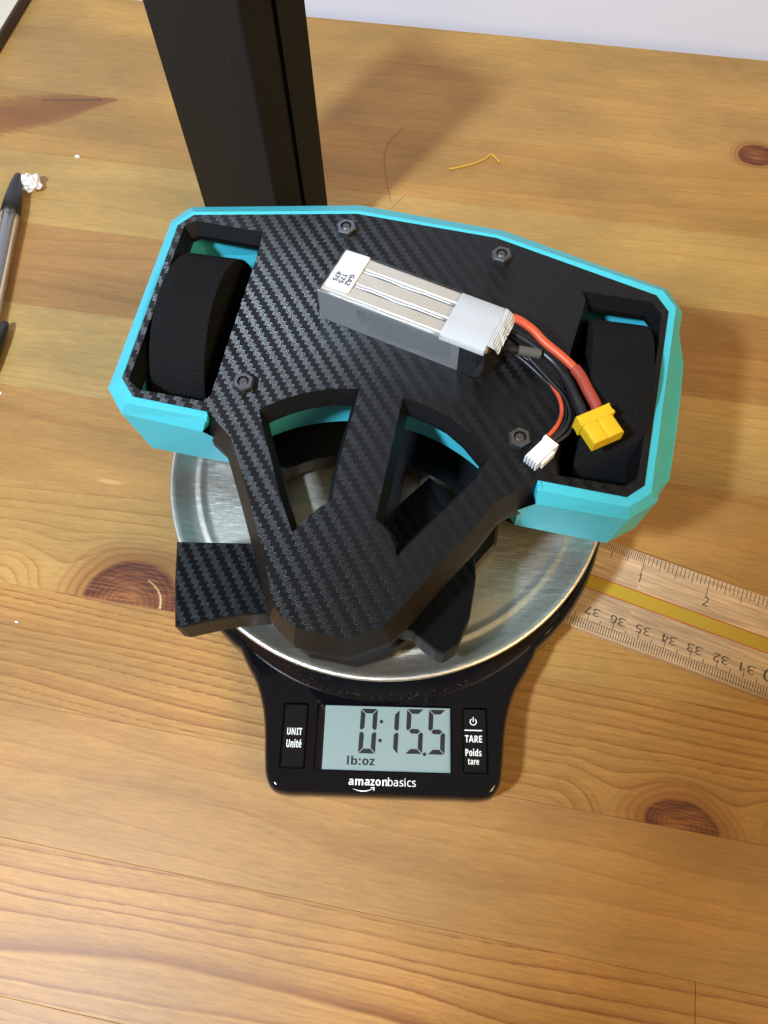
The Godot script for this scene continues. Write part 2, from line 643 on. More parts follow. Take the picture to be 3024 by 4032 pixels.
# ---------------------------------------------------------------- the pine table
const SEAMS = [-442.0, -408.5, -354.5, -306.0, -257.0, -206.5, -161.0, -115.5, -69.6, -25.0, 20.3, 65.5, 112.0]
const WOOD_X0 := -340.0
const WOOD_Z0 := -446.0
const WOOD_W := 1620
const WOOD_H := 1680
const WOOD_PX := 3.0

func wood() -> ImageTexture:
	var warp := stretched(WOOD_W, WOOD_H, 36, 6, 0.035, 2, 21)
	var fibre := stretched(WOOD_W, WOOD_H, 12, 1, 0.30, 2, 22)
	var pore := stretched(WOOD_W, WOOD_H, 4, 1, 0.45, 1, 23)
	var cloud := stretched(WOOD_W, WOOD_H, 20, 8, 0.05, 3, 24)
	# per plank: early wood, late wood (sRGB bytes), spacing of rings, strength, warp, phase
	var planks := [
		[Vector3(178, 138, 84), Vector3(152, 108, 60), 7.0, 0.35, 3.0, 0.2],
		[Vector3(176, 135, 84), Vector3(150, 108, 62), 8.0, 0.40, 4.0, 1.7],
		[Vector3(172, 130, 78), Vector3(146, 100, 54), 7.0, 0.40, 4.0, 3.1],
		[Vector3(176, 140, 90), Vector3(156, 116, 70), 6.0, 0.40, 4.0, 4.4],
		[Vector3(164, 121, 76), Vector3(142, 94, 54), 9.0, 0.50, 6.0, 0.9],
		[Vector3(180, 145, 97), Vector3(158, 118, 72), 4.2, 0.50, 3.0, 2.2],
		[Vector3(174, 130, 82), Vector3(152, 104, 60), 10.0, 0.45, 6.0, 5.3],
		[Vector3(178, 138, 88), Vector3(140, 90, 46), 4.6, 0.60, 4.0, 0.4],
		[Vector3(174, 129, 78), Vector3(126, 76, 36), 4.3, 0.85, 3.0, 1.3],
		[Vector3(172, 128, 82), Vector3(150, 102, 62), 9.0, 0.5, 5.0, 2.9],
		[Vector3(180, 133, 82), Vector3(128, 76, 36), 4.8, 0.9, 3.0, 0.7],
		[Vector3(174, 128, 80), Vector3(132, 82, 44), 5.4, 0.8, 4.0, 3.6],
	]
	# knots: x, z, half width, half height, reach, kind (0 dark, 1 reddish flame, 2 pale eye)
	var knots := {
		7: [[-123.6, -70.0, 18.5, 13.5, 3.2, 0]],
		1: [[127.0, -364.0, 9.5, 7.5, 2.6, 0]],
		2: [[-224.0, -355.0, 100.0, 20.0, 1.4, 1]],
		8: [[94.5, -26.5, 12.5, 8.6, 3.6, 0]],
		6: [[-148.0, -121.0, 10.0, 1.8, 2.2, 2]],
	}
	var lut := PackedFloat32Array()
	lut.resize(256)
	for i in 256:
		var s := i / 255.0
		lut[i] = (0.22 * s + pow(s, 9.0)) * (1.0 - smoothstep(0.95, 1.0, s)) * 1.3
	var out := PackedByteArray()
	out.resize(WOOD_W * WOOD_H * 3)
	for y in WOOD_H:
		var z := WOOD_Z0 + (y + 0.5) / WOOD_PX
		var p := 0
		while p < 11 and z > SEAMS[p + 1]:
			p += 1
		var pl: Array = planks[p]
		var ca: Vector3 = pl[0]
		var cb: Vector3 = pl[1]
		var freq: float = 1.0 / float(pl[2])
		var strength: float = pl[3]
		var wa: float = float(pl[4]) / 64.0
		var ph: float = float(pl[5])
		var kn: Array = knots.get(p, [])
		var slope: float = 0.02 * sin(ph * 3.0)
		for x in WOOD_W:
			var i := y * WOOD_W + x
			var xx := WOOD_X0 + (x + 0.5) / WOOD_PX
			var zz := z + (warp[i] - 128) * wa + (cloud[i] - 128) * 0.006 + slope * xx
			var knot := 0.0
			var ring := 0.0
			var red := 0.0
			var pale := 0.0
			var halo := 0.0
			for k in kn:
				var dx: float = (xx - k[0]) / k[2]
				var reach: float = k[4]
				if absf(dx) > reach:
					continue
				if k[5] == 1:
					# a brown flame of heartwood: a tip on the seam that widens to the left
					var u: float = -dx
					if u > 0.0:
						var off: float = absf(z - (k[1] + 48.0 * u)) / (3.0 + 27.0 * u) + (cloud[i] - 128) * 0.004 + (fibre[i] - 128) * 0.0012
						red = maxf(red, (1.0 - smoothstep(0.3, 1.15, off)) * 0.95 + (1.0 - smoothstep(0.0, 0.25, absf(off - 0.8))) * 0.2 * smoothstep(0.0, 0.2, u))
					continue
				var dz: float = (z - k[1]) / k[3]
				var d := sqrt(dx * dx + dz * dz) + (cloud[i] - 128) * 0.0022 + (warp[i] - 128) * 0.0014
				if d < reach:
					if k[5] == 0:
						var f := 1.0 - smoothstep(1.0, reach, d)
						zz = lerpf(zz, k[1] - d * k[3], f)
						if d < 1.12:
							knot = 1.0 - smoothstep(0.98, 1.12, d)
							ring = 0.75 - 0.75 * d + 0.16 * sin(d * 46.0 + (warp[i] - 128) * 0.04) + (fibre[i] - 128) * 0.005
						red = maxf(red, (1.0 - smoothstep(1.0, 1.0 + (reach - 1.0) * 0.45, d)) * 0.55)
						halo = maxf(halo, (1.0 - smoothstep(1.1, 1.0 + (reach - 1.0) * 0.55, d)) * pow(0.5 + 0.5 * sin(d * 26.0 + (cloud[i] - 128) * 0.02), 3.0))
					elif k[5] == 1:
						pass
					else:
						pale = maxf(pale, 1.0 - smoothstep(0.3, 1.0, d))
			var t := zz * freq + 0.26 * sin(zz * 0.31 + ph) + 0.09 * sin(zz * 0.83 + ph * 2.0) + 40.0
			var line := lut[int((t - floorf(t)) * 255.0)] * strength
			var t2 := t * 2.7 + 0.6 * sin(zz * 1.1)
			line += lut[int((t2 - floorf(t2)) * 255.0)] * strength * 0.3
			line *= 0.85 + (cloud[i] - 128) * 0.0028
			var c := ca.lerp(cb, clampf(line, 0.0, 1.0)) * Vector3(1.0, 1.02, 0.93)
			var k2 := 1.0 + (fibre[i] - 128) * 0.00055 + (pore[i] - 128) * 0.0004 + (cloud[i] - 128) * 0.0009
			c *= k2
			if red > 0.0:
				c = c.lerp(Vector3(130, 76, 32) * k2, clampf(red, 0.0, 1.2) * 0.8)
			if p == 2 and absf(z + 349.5 + (xx + 250.0) * 0.16) < 0.9 + (cloud[i] - 128) * 0.006 and absf(xx + 250.0) < 17.0:
				c = c.lerp(Vector3(66, 46, 24), 0.55)
			if pore[i] > 178:
				c *= 0.95
			elif pore[i] < 70:
				c *= 1.035
			if halo > 0.0:
				c = c.lerp(Vector3(134, 78, 32), halo * 0.6)
			if pale > 0.0:
				c = c.lerp(Vector3(214, 172, 112), pale * 0.8)
			if knot > 0.0:
				c = c.lerp(Vector3(98, 49, 22).lerp(Vector3(158, 100, 54), clampf(ring, -0.3, 1.0)) * k2, knot)
				if z < -70.0 and z > -84.0 and xx > -124.0 and p == 7:
					# a cracked pale gap along one side of the big knot
					var dd := Vector2((xx + 124.6) / 16.5, (z + 70.5) / 12.5).length()
					if xx > -118.0 and absf(dd - 0.96 - (warp[i] - 128) * 0.0012) < 0.026 + (cloud[i] - 128) * 0.0002:
						c = Vector3(206, 180, 128)
			i *= 3
			out[i] = clampi(int(c.x), 0, 255)
			out[i + 1] = clampi(int(c.y), 0, 255)
			out[i + 2] = clampi(int(c.z), 0, 255)
	return ImageTexture.create_from_image(Image.create_from_data(WOOD_W, WOOD_H, false, Image.FORMAT_RGB8, out))

func plank(x0: float, x1: float, z0: float, z1: float, top: float) -> ArrayMesh:
	var st := start()
	var o := rect(x0, z0, x1, z1)
	var b := 0.12
	var i := inset(o, b)
	var uv := Transform2D(Vector2(WOOD_PX / WOOD_W, 0), Vector2(0, WOOD_PX / WOOD_H), Vector2(-WOOD_X0 * WOOD_PX / WOOD_W, -WOOD_Z0 * WOOD_PX / WOOD_H))
	cap(st, i, top, true, [], uv)
	var tp := lift(i, top)
	var lo := lift(o, top - 0.07)
	for k in 4:
		var j := (k + 1) % 4
		tri(st, tp[k], lo[j], tp[j], uv * i[k], uv * o[j], uv * i[j])
		tri(st, tp[k], lo[k], lo[j], uv * i[k], uv * o[k], uv * o[j])
	wall(st, lo, lift(o, -24.0))
	return done(st)

func build_table() -> void:
	var t := thing("pine_table", "varnished pine table top of glued planks with dark knots", "table")
	var rng := RandomNumberGenerator.new()
	rng.seed = 4
	for p in 12:
		var top := rng.randf_range(-0.05, 0.0)
		if p == 10:
			put("plank", plank(-520, 100.1, SEAMS[p], SEAMS[p + 1] - 0.06, top), M.pine, t)
			put("plank", plank(100.25, 520, SEAMS[p], SEAMS[p + 1] - 0.06, top - 0.03), M.pine, t)
		else:
			put("plank", plank(-520, 520, SEAMS[p], SEAMS[p + 1] - 0.06, top), M.pine, t)

func build_wall() -> void:
	var st := start()
	box(st, Vector3(-900, -700, -470), Vector3(900, 1500, -446), 0.5)
	var w := put("wall", done(st), M.wall_paint)
	w.set_meta("kind", "structure")

# ---------------------------------------------------------------- black post at the back
func build_post() -> void:
	var t := thing("square_post", "tall black metal post with a narrow slot, standing behind the robot", "post", Vector3(-96.3, 0, -241) * MM, deg_to_rad(-30))
	# its near edge is the origin; the wide face runs to -x, the slotted one to -z
	var h := 140.0
	var st := start()
	var o := PackedVector2Array([Vector2(0, -0.7), Vector2(-0.7, 0), Vector2(-56, 0), Vector2(-56, -30), Vector2(0, -30), Vector2(0, -16.6), Vector2(-2.5, -16.6), Vector2(-2.5, -13.8), Vector2(0, -13.8)])
	o = cw(o)
	cap(st, inset(o, 0.6), h)
	wall(st, lift(inset(o, 0.6), h), lift(o, h - 0.6))
	wall(st, lift(o, h - 0.6), lift(o, 0.0))
	put("profile", done(st), M.post_black, t)
	st = start()
	box(st, Vector3(-2.45, 0.2, -16.5), Vector3(-2.2, h - 1.0, -13.9), 0.05)
	put("slot", done(st), M.groove_black, t)
	for c in [[-20.0, 62.0, 1.2], [-31.0, 88.0, 0.9], [-12.0, 104.0, 1.6], [-40.0, 51.0, 0.8]]:
		st = start()
		box(st, Vector3(c[0], c[1], -0.02), Vector3(c[0] + 0.22, c[1] + c[2] * 2.2, 0.03), 0.01)
		put("scuff", done(st), M.scuff_grey, t)

# ---------------------------------------------------------------- kitchen scale
func scale_outline() -> PackedVector2Array:
	var half := [Vector2(33.0, 117.0), Vector2(37.6, 115.7), Vector2(40.3, 111.6), Vector2(41.5, 104.5), Vector2(42.6, 94.3), Vector2(44.2, 86.9), Vector2(46.9, 79.7), Vector2(50.6, 73.6), Vector2(54.0, 67.6)]
	var c3 := PackedVector3Array()
	c3.append(Vector3(26.0, 117.0, 0))
	for q in half:
		c3.append(Vector3(q.x, q.y, 0))
	var right := PackedVector2Array()
	for q in curve(c3, 5):
		right.append(Vector2(q.x, q.y))
	var p := PackedVector2Array()
	for i in range(right.size() - 1, -1, -1):
		p.append(Vector2(right[i].x + 1.3, right[i].y))
	for i in right.size():
		p.append(Vector2(-right[i].x + 1.3, right[i].y))
	var a0 := atan2(66.0, -54.8)
	var a1 := TAU + atan2(66.0, 57.2)
	for i in range(0, 61):
		var a := lerpf(a0, a1, i / 60.0)
		p.append(Vector2(cos(a), sin(a)) * 86.0)
	return cw(p)

func build_scale() -> void:
	var t := thing("kitchen_scale", "glossy black digital kitchen scale with round steel platter and small display", "scale", Vector3(-28, 0, -131) * MM, deg_to_rad(8.6))
	var o := scale_outline()
	var rings := [[2.0, 1.2], [0.6, 2.6], [0.0, 6.0], [0.0, 12.0], [0.25, 14.2], [0.6, 15.9], [1.2, 17.1], [1.8, 17.65], [2.3, 17.9], [2.8, 18.0], [3.2, 18.0]]
	var win := rect(-22.3, 86.3, 24.9, 108.9, 1.0)
	var bl := rect(-34.2, 86.5, -25.3, 108.6, 0.9)
	var br := rect(28.4, 86.5, 37.2, 108.6, 0.9)
	var st := start()
	st.set_smooth_group(0)
	for k in rings.size() - 1:
		wall(st, lift(inset(o, rings[k + 1][0]), rings[k + 1][1]), lift(inset(o, rings[k][0]), rings[k][1]))
	st.set_smooth_group(-1)
	var top := inset(o, 3.2)
	cap(st, top, 18.0, true, [win, bl, br])
	for h in [win, bl, br]:
		wall(st, lift(cw(h), 18.0), lift(cw(h), 15.4), true, true)
		cap(st, h, 15.4)
	cap(st, inset(o, 2.0), 1.2, false)
	put("body", done(st), M.gloss_black, t)
	for q in [Vector2(-55, -50), Vector2(55, -50), Vector2(-30, 100), Vector2(32, 100)]:
		st = start()
		lathe(st, PackedVector2Array([Vector2(0, 1.4), Vector2(6, 1.4), Vector2(6, 0.05), Vector2(0, 0.05)]), 24)
		put("foot", done(st), M.satin_black, t, Vector3(q.x, 0, q.y) * MM)
	# platter: a shallow brushed dish with a rolled rim
	st = start()
	st.set_smooth_group(0)
	lathe(st, PackedVector2Array([Vector2(0, 33.2), Vector2(20, 33.2), Vector2(40, 33.2), Vector2(55, 33.2), Vector2(68, 33.2), Vector2(69.5, 33.25), Vector2(70.6, 33.8), Vector2(71.6, 33.9), Vector2(72.6, 33.6), Vector2(73.5, 33.7), Vector2(76, 34.6), Vector2(79.5, 36.2), Vector2(80.8, 36.8), Vector2(81.7, 36.7), Vector2(82.1, 36.0), Vector2(81.9, 35.2), Vector2(79, 33.4), Vector2(73, 31.8), Vector2(70, 31.4), Vector2(0, 31.2)]), 128)
	put("platter", done(st), M.brushed_steel, t)
	st = start()
	st.set_smooth_group(0)
	lathe(st, PackedVector2Array([Vector2(0, 31.1), Vector2(66, 31.1), Vector2(68, 30.5), Vector2(70, 17.9)]), 64)
	put("platter_support", done(st), M.satin_black, t)
	# display
	st = start()
	block(st, rect(-19.6, 86.8, 24.4, 108.4), 15.45, 16.6, 0.1)
	var lcd := put("display", done(st), M.display_grey, t)
	st = start()
	var gl := cw(rect(-22.1, 86.5, 24.7, 108.7, 0.9))
	cap(st, inset(gl, 0.35), 18.1)
	wall(st, lift(inset(gl, 0.35), 18.1), lift(gl, 17.75))
	put("display_glass", done(st), M.display_glass, t)
	var y := 16.62
	segments(lcd, -7.2, 87.7, "abcdef", y)
	segments(lcd, 0.5, 87.7, "bc", y)
	segments(lcd, 9.0, 87.4, "acdfg", y)
	segments(lcd, 16.7, 87.4, "acdfg", y)
	for d in [[0.35, 92.0], [0.05, 98.4], [15.5, 102.5]]:
		st = start()
		block(st, circle(Vector2(d[0], d[1]), 0.62, 16), y, y + 0.05, 0.02)
		put("dot", done(st), M.display_ink, lcd)
	words("lb:oz", lcd, M.display_ink, Vector3(-11.1, y, 106.7), 9.5, 3.0, "unit_lettering")
	# buttons
	st = start()
	block(st, inset(cw(bl), 0.35), 15.5, 18.1, 0.5)
	var b1 := put("button", done(st), M.button_black, t)
	b1.set_meta("label", "unit button beside the display")
	words("UNIT", b1, M.white_print, Vector3(-32.3, 18.12, 97.5), 5.2, 2.35)
	words("Unité", b1, M.white_print, Vector3(-32.2, 18.12, 101.7), 5.2, 2.8)
	st = start()
	block(st, inset(cw(br), 0.35), 15.5, 18.1, 0.5)
	var b2 := put("button", done(st), M.button_black, t)
	b2.set_meta("label", "power and tare button beside the display")
	words("TARE", b2, M.white_print, Vector3(29.3, 18.12, 98.3), 5.9, 2.3)
	words("Poids", b2, M.white_print, Vector3(29.4, 18.12, 102.8), 5.5, 2.4)
	words("tare", b2, M.white_print, Vector3(30.2, 18.12, 105.6), 3.8, 1.9)
	st = start()
	block(st, rect(29.2, 94.1, 35.3, 94.5), 18.12, 18.17, 0.02)
	# power mark: an open ring with a bar
	var ring_o := PackedVector2Array()
	for i in 25:
		var a := -PI / 2 + 0.6 + (TAU - 1.2) * i / 24.0
		ring_o.append(Vector2(32.25, 91.4) + Vector2(cos(a), sin(a)) * 1.25)
	for i in 25:
		var a := -PI / 2 + 0.6 + (TAU - 1.2) * (24 - i) / 24.0
		ring_o.append(Vector2(32.25, 91.4) + Vector2(cos(a), sin(a)) * 0.92)
	block(st, ring_o, 18.12, 18.17, 0.02)
	block(st, rect(32.08, 89.8, 32.42, 91.4), 18.12, 18.18, 0.02)
	put("power_mark", done(st), M.white_print, b2)
	# settled dust on the panel
	st = start()
	var rng := RandomNumberGenerator.new()
	rng.seed = 19
	for i in 70:
		var q := Vector2(rng.randf_range(-30, 32), 0.0)
		q.y = sqrt(82.8 * 82.8 - q.x * q.x) + absf(rng.randfn(0.0, 1.3))
		var a := rng.randf_range(0.06, 0.16)
		block(st, circle(q, a, 5, rng.randf() * 3.0), 18.0, 18.05, 0.01)
	var dust := put("dust", done(st), M.dust, t)
	dust.set_meta("kind", "stuff")
	# maker's lettering with its curved stroke
	words("amazon", t, M.white_print, Vector3(-10.1, 18.02, 115.0 - 1.7), 13.1, 2.05, "maker_lettering", true)
	words("basics", t, M.white_print, Vector3(3.2, 18.02, 115.0 - 1.7), 9.4, 2.75, "maker_lettering", false)
	st = start()
	var up := PackedVector2Array()
	var dn := PackedVector2Array()
	for i in 13:
		var k := i / 12.0
		var q := Vector2(lerpf(-8.6, -1.6, k), 114.0 + 1.1 * sin(PI * (0.12 + 0.80 * k)))
		up.append(q - Vector2(0, 0.02 + 0.16 * sin(PI * k)))
		dn.append(q + Vector2(0, 0.05 + 0.16 * sin(PI * k)))
	dn.reverse()
	up.append_array(dn)
	block(st, up, 18.02, 18.07, 0.02)
	block(st, PackedVector2Array([Vector2(-2.6, 113.9), Vector2(-1.2, 113.7), Vector2(-1.3, 114.9), Vector2(-1.65, 114.9), Vector2(-1.6, 114.1), Vector2(-2.6, 114.2)]), 18.02, 18.08, 0.02)
	put("maker_stroke", done(st), M.white_print, t)

func segments(parent: Node, x: float, z: float, which: String, y: float) -> void:
	# one seven segment figure, 6 mm wide and 15.2 mm tall, leaning a little
	var w := 5.9
	var h := 15.1
	var k := 1.6
	var g := 0.22
	var m := h / 2
	var shapes := {
		"a": [Vector2(g, 0), Vector2(w - g, 0), Vector2(w - k - g, k), Vector2(k + g, k)],
		"d": [Vector2(k + g, h - k), Vector2(w - k - g, h - k), Vector2(w - g, h), Vector2(g, h)],
		"g": [Vector2(0.5 * k + g, m), Vector2(k + g, m - k / 2), Vector2(w - k - g, m - k / 2), Vector2(w - 0.5 * k - g, m), Vector2(w - k - g, m + k / 2), Vector2(k + g, m + k / 2)],
		"f": [Vector2(0, g), Vector2(k, k + g), Vector2(k, m - k / 2 - g), Vector2(0.4 * k, m - g), Vector2(0, m - k / 2)],
		"b": [Vector2(w, g), Vector2(w, m - k / 2), Vector2(w - 0.4 * k, m - g), Vector2(w - k, m - k / 2 - g), Vector2(w - k, k + g)],
		"e": [Vector2(0, h - g), Vector2(0, m + k / 2), Vector2(0.4 * k, m + g), Vector2(k, m + k / 2 + g), Vector2(k, h - k - g)],
		"c": [Vector2(w, h - g), Vector2(w - k, h - k - g), Vector2(w - k, m + k / 2 + g), Vector2(w - 0.4 * k, m + g), Vector2(w, m + k / 2)],
	}
	for s in which:
		var p := PackedVector2Array()
		for q: Vector2 in shapes[s]:
			p.append(Vector2(x + q.x - (q.y - m) * 0.035, z + q.y))
		var st := start()
		block(st, p, y, y + 0.05, 0.02)
		put("digit_segment", done(st), M.display_ink, parent)

# ---------------------------------------------------------------- wooden ruler
func build_ruler() -> void:
	var t := thing("wooden_ruler", "pale wooden ruler with a yellow stripe, half under the scale", "ruler", Vector3(78.3, 0, -125.5) * MM, deg_to_rad(-11.92))
	var st := start()
	block(st, rect(-60, 0, 330, 39.6), 0.05, 3.0, 0.35, Transform2D(Vector2(1 / 90.0, 0), Vector2(0, 1 / 90.0), Vector2.ZERO))
	put("blank", done(st), M.ruler_wood, t)
	st = start()
	block(st, rect(-60, 16.9, 330, 22.6), 2.98, 3.03, 0.01)
	put("stripe", done(st), M.ruler_yellow, t)
	for z in [16.7, 22.5]:
		st = start()
		block(st, rect(-60, z - 0.15, 330, z + 0.25), 2.98, 3.05, 0.01)
		put("stripe_edge", done(st), M.ruler_red, t)
	st = start()
	var inch := 25.75
	for i in range(-32, 150):
		# thirty-seconds up to the first inch, sixteenths beyond
		if i > 0 and i % 2:
			continue
		var x := inch * i / 32.0
		var l := 3.6
		if i % 32 == 0:
			l = 8.4
		elif i % 16 == 0:
			l = 6.2
		elif i % 8 == 0:
			l = 5.0
		elif i > 0 and i % 4 == 0:
			l = 4.2
		block(st, rect(x - 0.13, 0.5, x + 0.13, 0.5 + l), 2.98, 3.03, 0.01)
	for i in range(-10, 120):
		# millimetres along the near edge, read from the other side
		var x := -14.5 + i * 0.995
		var l := 3.9
		if i % 10 == 0:
			l = 7.2
		elif i % 5 == 0:
			l = 5.4
		block(st, rect(x - 0.13, 39.1 - l, x + 0.13, 39.1), 2.98, 3.03, 0.01)
	var ticks := put("tick_marks", done(st), M.ruler_ink, t)
	ticks.set_meta("kind", "stuff")
	for n in [1, 2, 3, 4]:
		words(str(n), t, M.ruler_ink, Vector3(inch * (n - 1) - 0.6, 3.01, 12.9), 1.0 if n == 1 else 2.0, 4.0, "number", false)
	for n in range(37, 26, -1):
		var x := -14.5 + (37 - n) * 9.95
		var big := n == 30
		var w := 5.6 if not big else 8.0
		words(str(n), t, M.ruler_ink, Vector3(x + w / 2 + 1.0, 3.01, 29.6 - (1.0 if big else 0.0)), w, 3.3 if not big else 4.8, "number", false, PI)

# ---------------------------------------------------------------- the robot
func ring(a: Array, b: Array, d := 0.0) -> PackedVector2Array:
	var p := pts(a)
	p.append_array(pts(b))
	return p

func mid(a: PackedVector2Array, b: PackedVector2Array, k: float) -> PackedVector2Array:
	var r := PackedVector2Array()
	for i in a.size():
		r.append(a[i].lerp(b[i], k))
	return r

func build_robot() -> void:
	var t := thing("combat_robot", "small black and cyan wedge shaped combat robot lying across the steel scale platter", "robot", Vector3(-31, 0, -140) * MM)
	var st := start()
	# cyan shell: an open ring from the front left corner round the back to the front right
	var i0 := pts(SHELL_INNER)
	var r1 := pts(SHELL_RIDGE)
	var r2 := pts(SHELL_OUTER)
	var r3 := pts(SHELL_LOW)
	var cen := Vector2(3, -14)
	var r4 := PackedVector2Array()
	var in1 := PackedVector2Array()
	for k in i0.size():
		r4.append(cen + (r3[k] - cen) * 0.74)
		in1.append(cen + (i0[k] - cen) * 0.985)
	var skirt := PackedVector2Array([Vector2(-38.0, 29.5), Vector2(-46.0, 30.0)])
	skirt.append_array(r2)
	skirt.append_array([Vector2(50.0, 38.2), Vector2(44.0, 33.0)])
	var skirt_h := [72.0, 73.0]
	for k in r2.size():
		skirt_h.append(79.5)
	skirt_h.append_array([74.0, 72.0])
	var skirt3 := PackedVector2Array([Vector2(-38.0, 28.5), Vector2(-45.0, 28.8)])
	skirt3.append_array(r3)
	skirt3.append_array([Vector2(51.2, 35.5), Vector2(44.0, 28.0)])
	var skirt4 := PackedVector2Array()
	for q in skirt3:
		skirt4.append(cen + (q - cen) * 0.74)
	wall(st, lift(r1, 85.1), lift(i0, 84.7), false, true)
	wall(st, lift(r1, 85.1), lift(r2, 79.5), false)
	wall(st, lift_each(skirt, skirt_h), lift(skirt3, 57.0), false)
	var well := inset(i0, 8.5)
	var hip := inset(i0, 1.0)
	wall(st, lift(i0, 84.7), lift(in1, 79.0), false, true)
	wall(st, lift(in1, 79.0), lift(hip, 66.0), false, true)
	wall(st, lift(hip, 66.0), lift(well, 42.0), false, true)
	wall(st, lift(well, 42.0), lift(r4, 38.5), false, true)
	for e in [0, 11]:
		# close both open ends
		var loop := PackedVector3Array([lift(r1, 85.1)[e], lift(r2, 79.5)[e], lift(in1, 79.0)[e], lift(i0, 84.7)[e]])
		for k in range(1, 3):
			tri(st, loop[0], loop[k], loop[k + 1])
	put("shell", done(st), M.cyan_print, t)
	st = start()
	wall(st, lift(skirt3, 57.0), lift(skirt4, 38.5), false)
	put("bottom_rim", done(st), M.black_print, t)
	# small burrs left on the ends of the rim
	var rb := RandomNumberGenerator.new()
	rb.seed = 5
	for c in [[-50.6, 27.6], [-50.2, 28.9], [54.4, 33.8], [54.9, 34.6]]:
		st = start()
		var o := PackedVector2Array()
		for k in 6:
			var a := TAU * k / 6.0
			o.append(Vector2(c[0], c[1]) + Vector2(cos(a), sin(a)) * rb.randf_range(0.25, 0.7))
		block(st, o, 84.3, 85.1 + rb.randf_range(0.1, 0.5), 0.15)
		put("burr", done(st), M.cyan_top, t)
	# side guard on the right
	st = start()
	var b := pts(BUMPER)
	var bi := PackedVector2Array()
	for k in b.size():
		bi.append(Vector2(lerpf(96.2, 90.2, float(k) / (b.size() - 1)), b[k].y))
	wall(st, lift(bi, 77.0), lift(b, 72.0), false)
	wall(st, lift(b, 72.0), lift(b, 58.0), false)
	wall(st, lift(b, 58.0), lift(bi, 52.0), false)
	for e in [0, b.size() - 1]:
		quad(st, Vector3(bi[e].x, 77, bi[e].y), Vector3(b[e].x, 72, b[e].y), Vector3(b[e].x, 58, b[e].y), Vector3(bi[e].x, 52, bi[e].y))
	put("side_guard", done(st), M.cyan_print, t)
	# curved cyan wall behind the weapon
	st = start()
	var arc_t := PackedVector3Array()
	var arc_l := PackedVector3Array()
	var arc_f := PackedVector3Array()
	for i in 33:
		var a := lerpf(PI + 0.74, TAU - 0.64, i / 32.0)
		var q := Vector2(-0.5, 67.0)
		arc_t.append(Vector3(q.x + cos(a) * 62.5, 77.0, q.y + sin(a) * 62.5))
		arc_l.append(Vector3(q.x + cos(a) * 62.5, 57.0, q.y + sin(a) * 62.5))
		arc_f.append(Vector3(q.x + cos(a) * 70.0, 48.0, q.y + sin(a) * 70.0))
	wall(st, arc_t, arc_l, false, true)
	wall(st, arc_l, arc_f, false, true)
	put("weapon_wall", done(st), M.cyan_print, t)
	# plates
	var uv := Transform2D(deg_to_rad(-3), Vector2.ZERO).scaled(Vector2(1 / 5.6, 1 / 6.3))
	var holes := [pts(WINDOW_LEFT), pts(WINDOW_RIGHT), pts(NOSE_WINDOW_LEFT), pts(NOSE_WINDOW_RIGHT)]
	st = start()
	cap(st, ring(SHELL_INNER, NOSE_TOP), 85.0, true, holes, uv)
	var top_plate := put("top_plate", done(st), M.carbon_print, t)
	st = start()
	plate_sides(st, ring(SHELL_INNER, NOSE_TOP), ring(SHELL_INNER, NOSE_LOW), holes, 85.0)
	put("plate_edge", done(st), M.black_print, top_plate)
	st = start()
	var lowest := pts(SHELL_INNER)
	for k in lowest.size():
		lowest[k] = cen + (lowest[k] - cen) * 0.84
	lowest.append_array(pts([46.0, 38.0, 41.0, 46.0]))
	lowest.append_array(pts(LOWER_NOSE))
	var hl := []
	for h in [pts(NOSE_WINDOW_LEFT), pts(NOSE_WINDOW_RIGHT)]:
		hl.append(inset(cw(h), 1.5))
	lowest = cw(lowest)
	cap(st, lowest, 44.0, true, hl, uv)
	wall(st, lift(lowest, 44.0), lift(inset(lowest, -1.0), 42.0))
	wall(st, lift(inset(lowest, -1.0), 42.0), lift(lowest, 37.0))
	for h in hl:
		wall(st, lift(h, 44.0), lift(h, 37.0), true, true)
	cap(st, lowest, 37.0, false, hl)
	put("bottom_plate", done(st), M.satin_black, t)
	# walls of the wheel wells next to the chassis
	for s in [[-50.2, -44.0, 21.0], [60.5, -38.0, 29.0]]:
		st = start()
		quad(st, Vector3(s[0], 77, s[1]), Vector3(s[0], 77, s[2]), Vector3(s[0], 46, s[2]), Vector3(s[0], 46, s[1]))
		put("well_wall", done(st), M.satin_black, t)
	# wheels of soft foam, pressed a little flat on the platter
	for s in [[-67.2, -15.2], [75.2, -9.0]]:
		st = start()
		st.set_smooth_group(0)
		var prof := [Vector2(7, 8.7), Vector2(20, 9.1), Vector2(31.5, 9.6), Vector2(31.9, 9.55), Vector2(32.15, 9.3), Vector2(32.2, 8.9), Vector2(32.2, 3), Vector2(32.2, -3), Vector2(32.2, -8.9), Vector2(32.15, -9.3), Vector2(31.9, -9.55), Vector2(31.5, -9.6), Vector2(20, -9.1), Vector2(7, -8.7)]
		for k in prof.size() - 1:
			for i in 72:
				var q := []
				for c in [[k, i], [k, i + 1], [k + 1, i + 1], [k + 1, i]]:
					var a: float = TAU * c[1] / 72.0
					q.append(Vector3(prof[c[0]].y, maxf(prof[c[0]].x * sin(a), 37.1 - 60.3), prof[c[0]].x * cos(a)))
				quad(st, q[0], q[1], q[2], q[3])
		var w := put("wheel", done(st), M.foam_rubber, t, Vector3(s[0], 60.3, s[1]) * MM)
		st = start()
		lathe(st, PackedVector2Array([Vector2(0, 9.5), Vector2(7.2, 9.5), Vector2(7.2, -9.5), Vector2(0, -9.5)]), 24)
		var hub := put("wheel_hub", done(st), M.satin_black, w)
		hub.rotation.z = PI / 2
	# weapon
	st = start()
	var bl := cw(pts(BLADE))
	var bi2 := inset(bl, 0.5)
	cap(st, bi2, 60.0, true, [], uv)
